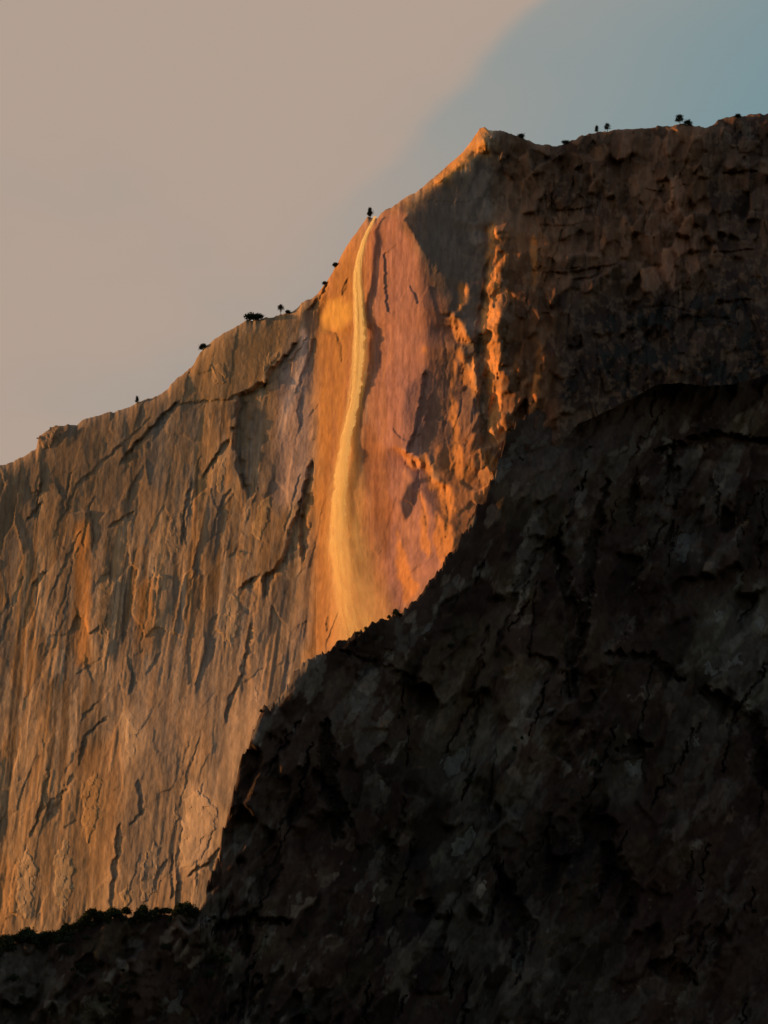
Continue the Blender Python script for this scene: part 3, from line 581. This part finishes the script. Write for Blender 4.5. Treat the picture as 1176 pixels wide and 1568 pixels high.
# ================================================================ rock slabs that stand out as single pieces
def far_c(A, B): return C[np.clip(((B-Y0_)/ST).astype(int), 0, len(ys)-1), np.clip(((A-X0)/ST).astype(int), 0, len(xs)-1)]
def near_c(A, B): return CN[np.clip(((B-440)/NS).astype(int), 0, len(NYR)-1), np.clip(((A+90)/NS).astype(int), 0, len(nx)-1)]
def slab(poly, parent, yfun, thick, col, mat, cfun, name='rock_slab', step=2.0, rough=.6, cvar=.2):
    p = np.array(poly, float); mn = p.min(0)-4; mx = p.max(0)+4
    gx = np.arange(mn[0], mx[0]+.1, step); gy = np.arange(mn[1], mx[1]+.1, step); A, B = np.meshgrid(gx, gy)
    Aw = A+fbm(A/7, B/9, 3, 3)*7; Bw = B+fbm(A/7+9, B/9, 3, 4)*9
    ins = inpoly(Aw, Bw, poly); d, _ = segdist(Aw, Bw, list(poly)+[poly[0]]); sd = np.where(ins, d, -d)
    hh, cid = facets(A+B*.2, B, 9, 16, int(abs(mn[0]*7+mn[1])) % 997, .12, .12, .35)
    prof = -1.6 + (thick*.42+1.6)*sm(sd, -2.6, 8) + np.where(ins, hh*rough*sm(sd, 0, 6), 0)
    Yb = np.array([[yfun(a, b) for a in gx] for b in gy]); Yb = blur(Yb, 2)
    V = at(A, B, Yb-prof); K = blur((sd > -2.6).astype(float), 0) > .5
    near_c = cfun(A, B); Cc = (np.array(col)*.45+near_c*.55)*(1+cvar*(fbm(A/5, B/12, 3, 5)+(cid-.5)))[..., None]
    if K.sum() < 6: return
    me = grid_mesh(name, V, np.clip(Cc, .01, .8), K, mat)
    return link(name, me, None, parent)
for poly, th, col in (
    ([(282, 1218), (300, 1204), (322, 1222), (338, 1238), (332, 1272), (316, 1304), (296, 1334), (274, 1332), (276, 1280)], 3.5, (.46, .34, .27)),
    ([(386, 1040), (396, 1036), (400, 1070), (390, 1092), (384, 1070)], 3, (.45, .33, .26)), ([(188, 1094), (206, 1088), (216, 1120), (212, 1160), (192, 1176), (186, 1130)], 2.5, (.42, .32, .26)),
    ([(330, 706), (346, 680), (350, 720), (340, 770), (324, 744)], 3, (.38, .27, .18)), ([(388, 770), (418, 756), (414, 800), (396, 840), (382, 820)], 3, (.38, .25, .13)),
    ([(62, 674), (76, 662), (94, 656), (92, 672), (72, 690), (60, 690)], 4, (.26, .17, .12)), ([(406, 540), (436, 530), (430, 552), (404, 574), (396, 560)], 3, (.36, .24, .14)), ([(318, 560), (346, 548), (350, 580), (330, 596)], 3, (.30, .19, .11)),
    ([(262, 1240), (270, 1200), (276, 1250), (268, 1300)], 2.5, (.3, .24, .2)), ([(120, 1216), (140, 1180), (160, 1190), (150, 1270), (128, 1300)], 2.5, (.40, .24, .12)), ([(210, 1330), (236, 1280), (250, 1300), (240, 1370), (216, 1390)], 3, (.30, .235, .19)),
    ([(180, 1376), (200, 1340), (204, 1380), (186, 1400)], 3, (.42, .3, .18)), ([(20, 1330), (46, 1290), (60, 1330), (50, 1410), (22, 1400)], 3, (.42, .31, .22)), ([(80, 1310), (104, 1280), (118, 1340), (104, 1400), (82, 1390)], 2.5, (.44, .33, .23)),
    ([(146, 880), (168, 850), (176, 920), (160, 990), (146, 960)], 2, (.3, .2, .12)), ([(340, 920), (364, 890), (372, 940), (356, 1000), (342, 980)], 2.5, (.36, .26, .17)), ([(250, 820), (270, 780), (276, 840), (262, 890)], 2.5, (.34, .24, .17)),
    ([(728, 214), (738, 200), (750, 204), (748, 226), (736, 232)], 4, (.34, .2, .12)), ([(1108, 202), (1122, 198), (1128, 232), (1112, 236)], 4, (.12, .09, .075)), ([(1132, 196), (1150, 192), (1160, 220), (1140, 230)], 4, (.12, .095, .08)),
    ([(1014, 284), (1036, 276), (1046, 292), (1034, 312), (1018, 306)], 4, (.20, .11, .07)), ([(908, 330), (922, 300), (930, 320), (918, 336)], 3, (.16, .10, .075)), ([(1010, 330), (1030, 324), (1034, 360), (1014, 366)], 3, (.18, .105, .07))):
    slab(poly, cliff, far_y, th, col, M_WALL, far_c)
for poly, th, col in (
    ([(722, 1342), (738, 1344), (752, 1362), (740, 1380), (726, 1370)], 3, (.24, .2, .165)), ([(690, 1290), (726, 1268), (736, 1286), (712, 1310), (690, 1314)], 3, (.14, .145, .135)), ([(672, 1168), (716, 1140), (722, 1166), (690, 1196)], 3, (.13, .135, .125)),
    ([(572, 1348), (584, 1352), (580, 1384), (560, 1386)], 3, (.17, .14, .11)), ([(530, 1070), (566, 1064), (572, 1082), (548, 1100), (534, 1094)], 3, (.11, .105, .09)), ([(440, 1120), (456, 1112), (460, 1120), (446, 1130)], 3, (.13, .12, .11)),
    ([(584, 1196), (594, 1200), (592, 1218), (578, 1210)], 3, (.15, .145, .14)), ([(956, 1166), (984, 1164), (982, 1190), (960, 1200)], 4, (.13, .135, .13)), ([(1090, 936), (1108, 930), (1112, 950), (1094, 956)], 4, (.17, .165, .155)),
    ([(1122, 880), (1140, 874), (1140, 900), (1126, 906)], 4, (.13, .125, .12)), ([(1150, 950), (1172, 940), (1176, 970), (1156, 974)], 4, (.17, .17, .165)), ([(1070, 1022), (1096, 1014), (1100, 1034), (1076, 1040)], 4, (.15, .145, .14)),
    ([(1108, 1010), (1140, 1002), (1142, 1016), (1112, 1024)], 4, (.15, .14, .135)), ([(1030, 820), (1054, 808), (1058, 840), (1042, 868), (1032, 846)], 4, (.12, .12, .12)), ([(976, 828), (992, 832), (988, 850), (964, 852)], 3, (.15, .12, .1)),
    ([(884, 784), (900, 784), (896, 798), (886, 796)], 3, (.14, .12, .115)), ([(1130, 796), (1146, 794), (1144, 808), (1130, 810)], 3, (.16, .10, .05)), ([(820, 1424), (858, 1412), (854, 1424), (824, 1434)], 3, (.15, .145, .135)),
    ([(776, 1474), (796, 1460), (798, 1484), (780, 1488)], 3, (.11, .115, .105)), ([(320, 1446), (352, 1440), (364, 1462), (334, 1470)], 3, (.10, .09, .055)), ([(392, 1440), (410, 1440), (402, 1478), (390, 1474)], 3, (.10, .09, .06)),
    ([(22, 1478), (44, 1474), (48, 1492), (30, 1498)], 3, (.11, .10, .085)), ([(116, 1490), (134, 1482), (136, 1500), (120, 1502)], 3, (.13, .115, .09)), ([(240, 1530), (280, 1516), (282, 1552), (250, 1560)], 3, (.12, .115, .1)),
    ([(120, 1536), (180, 1530), (186, 1560), (126, 1568)], 4, (.09, .08, .05)), ([(84, 1464), (98, 1462), (96, 1472), (84, 1472)], 3, (.13, .12, .11)), ([(1052, 1130), (1074, 1128), (1070, 1144), (1056, 1142)], 4, (.17, .165, .15)),
    ([(762, 706), (784, 700), (790, 712), (768, 722)], 3, (.10, .1, .1)), ([(1104, 500), (1120, 484), (1150, 486), (1140, 500)], 3, (.12, .105, .09)), ([(1056, 530), (1086, 526), (1090, 560), (1060, 566)], 4, (.08, .075, .07)),
    ([(640, 970), (660, 930), (664, 950), (648, 985)], 2, (.11, .10, .095)), ([(600, 1136), (622, 1126), (626, 1136), (606, 1146)], 3, (.13, .11, .09)), ([(1034, 1520), (1046, 1524), (1042, 1534), (1032, 1530)], 3, (.13, .125, .11)), ([(300, 1402), (336, 1398), (334, 1410), (304, 1412)], 3, (.15, .15, .14))):
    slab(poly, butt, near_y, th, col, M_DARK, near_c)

# ================================================================ trees on the rims
def tree_meshes(seed, h, w, style, flat=0):
    """trunk and crown (many small needle clumps on limbs)"""
    r = random.Random(seed); bmT = bmesh.new(); bmC = bmesh.new()
    def limb(p, q, r0, r1, n=5):
        a = (q-p).normalized(); u = a.orthogonal().normalized(); v = a.cross(u); ring = []
        for P_, rr in ((p, r0), (q, r1)): ring.append([bmT.verts.new(P_+(u*math.cos(2*math.pi*i/n)+v*math.sin(2*math.pi*i/n))*rr) for i in range(n)])
        for i in range(n): bmT.faces.new((ring[0][i], ring[0][(i+1) % n], ring[1][(i+1) % n], ring[1][i]))
    lean = Vector((r.uniform(-.08, .08)*h, r.uniform(-.05, .05)*h, 0)); prev = Vector((0, 0, -1.5)); pts = []
    for i in range(1, 6):
        t = i/5; q = lean*t*t + Vector((r.uniform(-.02, .02)*h, 0, h*t*(.95 if style != 'shrub' else .6))); limb(prev, q, .035*h*(1.15-(t-.2)), .035*h*(1.1-t)+.02, 6); prev = q; pts.append(q)
    def clump(c, s, n):
        for _ in range(n):
            d = Vector((r.gauss(0, 1), r.gauss(0, 1), r.gauss(0, .7)))*s*.5; p = c+d; a = Vector((r.gauss(0, 1), r.gauss(0, 1), r.gauss(0, 1))).normalized(); b = a.orthogonal().normalized(); k = s*r.uniform(.22, .42)
            vs_ = [bmC.verts.new(p+a*k), bmC.verts.new(p+b*k*.8), bmC.verts.new(p-a*k*.9), bmC.verts.new(p-b*k*.7)]; bmC.faces.new(vs_)
    nb = 34 if style == 'conifer' else 30
    for i in range(nb):
        t = r.uniform(.22, 1) if style == 'conifer' else r.uniform(.45, 1) if style == 'pine' else r.uniform(.15, 1)
        rad = (w*.5*(1.12-t) if style == 'conifer' else w*.5*math.sin(math.pi*min(.95, max(.25, t)))**.5)*r.uniform(.6, 1.05)
        an = r.uniform(0, 6.283); base = lean*t*t+Vector((0, 0, h*t*(.95 if style != 'shrub' else .6)))
        tip = base+Vector((math.cos(an)*rad, math.sin(an)*rad, rad*r.uniform(-.1, .35)*(1-flat)))
        limb(base, tip, .010*h+.02, .03, 4)
        for k in range(3): clump(base.lerp(tip, .45+.27*k), w*.15+.3, 11)
    clump(pts[-1], w*.2+.3, 26)
    mt = bpy.data.meshes.new('trunk'); bmT.to_mesh(mt); mc = bpy.data.meshes.new('crown'); bmC.to_mesh(mc); bmT.free(); bmC.free()
    mt.materials.append(M_BARK); mc.materials.append(M_LEAF); return mt, mc
TREE = 1.35
def put_tree(name, cat, label, px, py, Y, h, w, style, seed, group=None, meshes=None, flat=0, rz=0, scale=1):
    e = link(name, None); e.location = tuple(at(px, py, Y)); e.rotation_euler = (0, 0, rz); e.scale = (scale*TREE,)*3; tag(e, label, cat, group)
    mt, mc = meshes or tree_meshes(seed, h, w, style, flat)
    link('trunk', mt, None, e); link('crown', mc, None, e); return e
def rim(px): return float(np.interp(px, xs, tj))
g = 'trees along the cliff rim'
for name, cat, lab, px, dy, h, w, st, sd, fl in (
    ('pine_tree', 'tree', 'small dark pine at the very lip where the waterfall begins', 567, 1, 10, 7, 'conifer', 1, 0),
    ('pine_tree', 'tree', 'wide flat-topped pine on the rim above the brown cliff shoulder', 384, 1, 6, 14, 'pine', 2, .8),
    ('pine_tree', 'tree', 'lower flat pine touching the wide flat-topped one on the shoulder', 396, 1, 5, 9, 'pine', 3, .8),
    ('pine_tree', 'tree', 'lone small round pine on a thin trunk above the brown cliff shoulder', 430, 0, 9, 5.5, 'pine', 4, .2),
    ('rim_bush', 'bush', 'low bush just right of the lone round pine on the cliff shoulder', 441, 1, 3, 5, 'shrub', 5, 0),
    ('pine_tree', 'tree', 'bent little pine leaning out at the steep left end of the shoulder', 311, 2, 6, 8, 'pine', 6, .6),
    ('pine_tree', 'tree', 'tiny conifer on the low left skyline of the cliff', 210, 1, 6, 4, 'conifer', 7, 0),
    ('rim_bush', 'bush', 'dark bush on the steep rim below and left of the waterfall lip', 514, 0, 4, 6, 'shrub', 8, 0),
    ('rim_bush', 'bush', 'small bush on the rock step halfway up the steep rim', 497, 0, 3, 4, 'shrub', 15, 0),
    ('conifer_tree', 'tree', 'shorter of two conifers on the right-hand skyline beyond the saddle', 914, 1, 7, 4.5, 'conifer', 9, 0),
    ('conifer_tree', 'tree', 'taller of two conifers on the right-hand skyline beyond the saddle', 930, 1, 9, 5.5, 'pine', 10, 0),
    ('conifer_tree', 'tree', 'bushiest dark tree on the right-hand skyline before the last rise', 1041, 2, 10, 8, 'pine', 11, 0),
    ('rim_bush', 'bush', 'round bush close right of the bushiest skyline tree', 1053, 1, 6, 8, 'shrub', 12, 0),
    ('rim_bush', 'bush', 'low bush on the rising rim at the right end of the saddle', 866, 1, 4, 6, 'shrub', 13, 0),
    ('rim_bush', 'bush', 'low bush on the sloping rim just right of the summit block', 798, 1, 4, 6, 'shrub', 14, 0),
    ('rim_bush', 'bush', 'low bush on the broad dark rise at the far right skyline', 1130, 1, 3, 6, 'shrub', 16, 0)):
    put_tree(name, cat, lab, px, rim(px)+dy, far_y(px, rim(px)+dy)+12, h, w, st, sd, g, flat=fl)
# bushes and small oaks that make the dark crest at the lower left
protos = [tree_meshes(50+i, 8, 9+i % 3, ('shrub', 'pine', 'conifer')[i % 3]) for i in range(6)]
rr = random.Random(5)
def nrim(px): return float(np.interp(px, nx, ntop))
put_tree('oak_tree', 'tree', 'tallest dark round tree on the crest near the left frame edge', 42, nrim(42)+3, near_y(42, nrim(42)+4)+3, 12, 13, 'shrub', 71)
px = -8.0
while px < 300:
    dy = rr.uniform(-1, 12); put_tree('oak_bush', 'bush', 'dark leafy bush in the continuous row along the low crest below the sunlit wall', px, nrim(px)+dy, near_y(px, nrim(px)+dy)+2, 0, 0, '', 0, 'bushes along the low crest', protos[rr.randrange(6)], rz=rr.uniform(0, 6.28), scale=rr.uniform(.35, .6)+.7*rr.random()**3); px += rr.uniform(2, 5.5)
for px, sc_ in ((606, .6), (612, .45), (596, .35), (560, .4), (548, .35), (400, .3), (690, .3), (780, .35)):
    put_tree('edge_bush', 'bush', 'small dark bush on the diagonal edge of the shaded buttress', px, nrim(px)+1, near_y(px, nrim(px)+2)+2, 0, 0, '', 0, 'bushes on the buttress edge', protos[rr.randrange(6)], rz=rr.uniform(0, 6.28), scale=sc_)
# bushes clinging to the shaded slope
for i in range(46):
    px = rr.uniform(0, 1176) if i > 24 else rr.uniform(0, 420); lo = nrim(px)+14
    py = rr.uniform(max(lo, 1405), 1568) if i <= 24 else rr.uniform(lo, 1568)
    put_tree('slope_bush', 'bush', 'dark bush clinging to the shaded rock slope', px, py, near_y(px, py)-.5, 0, 0, '', 0, 'bushes on the shaded slope', protos[rr.randrange(6)], rz=rr.uniform(0, 6.28), scale=rr.uniform(.3, .8))
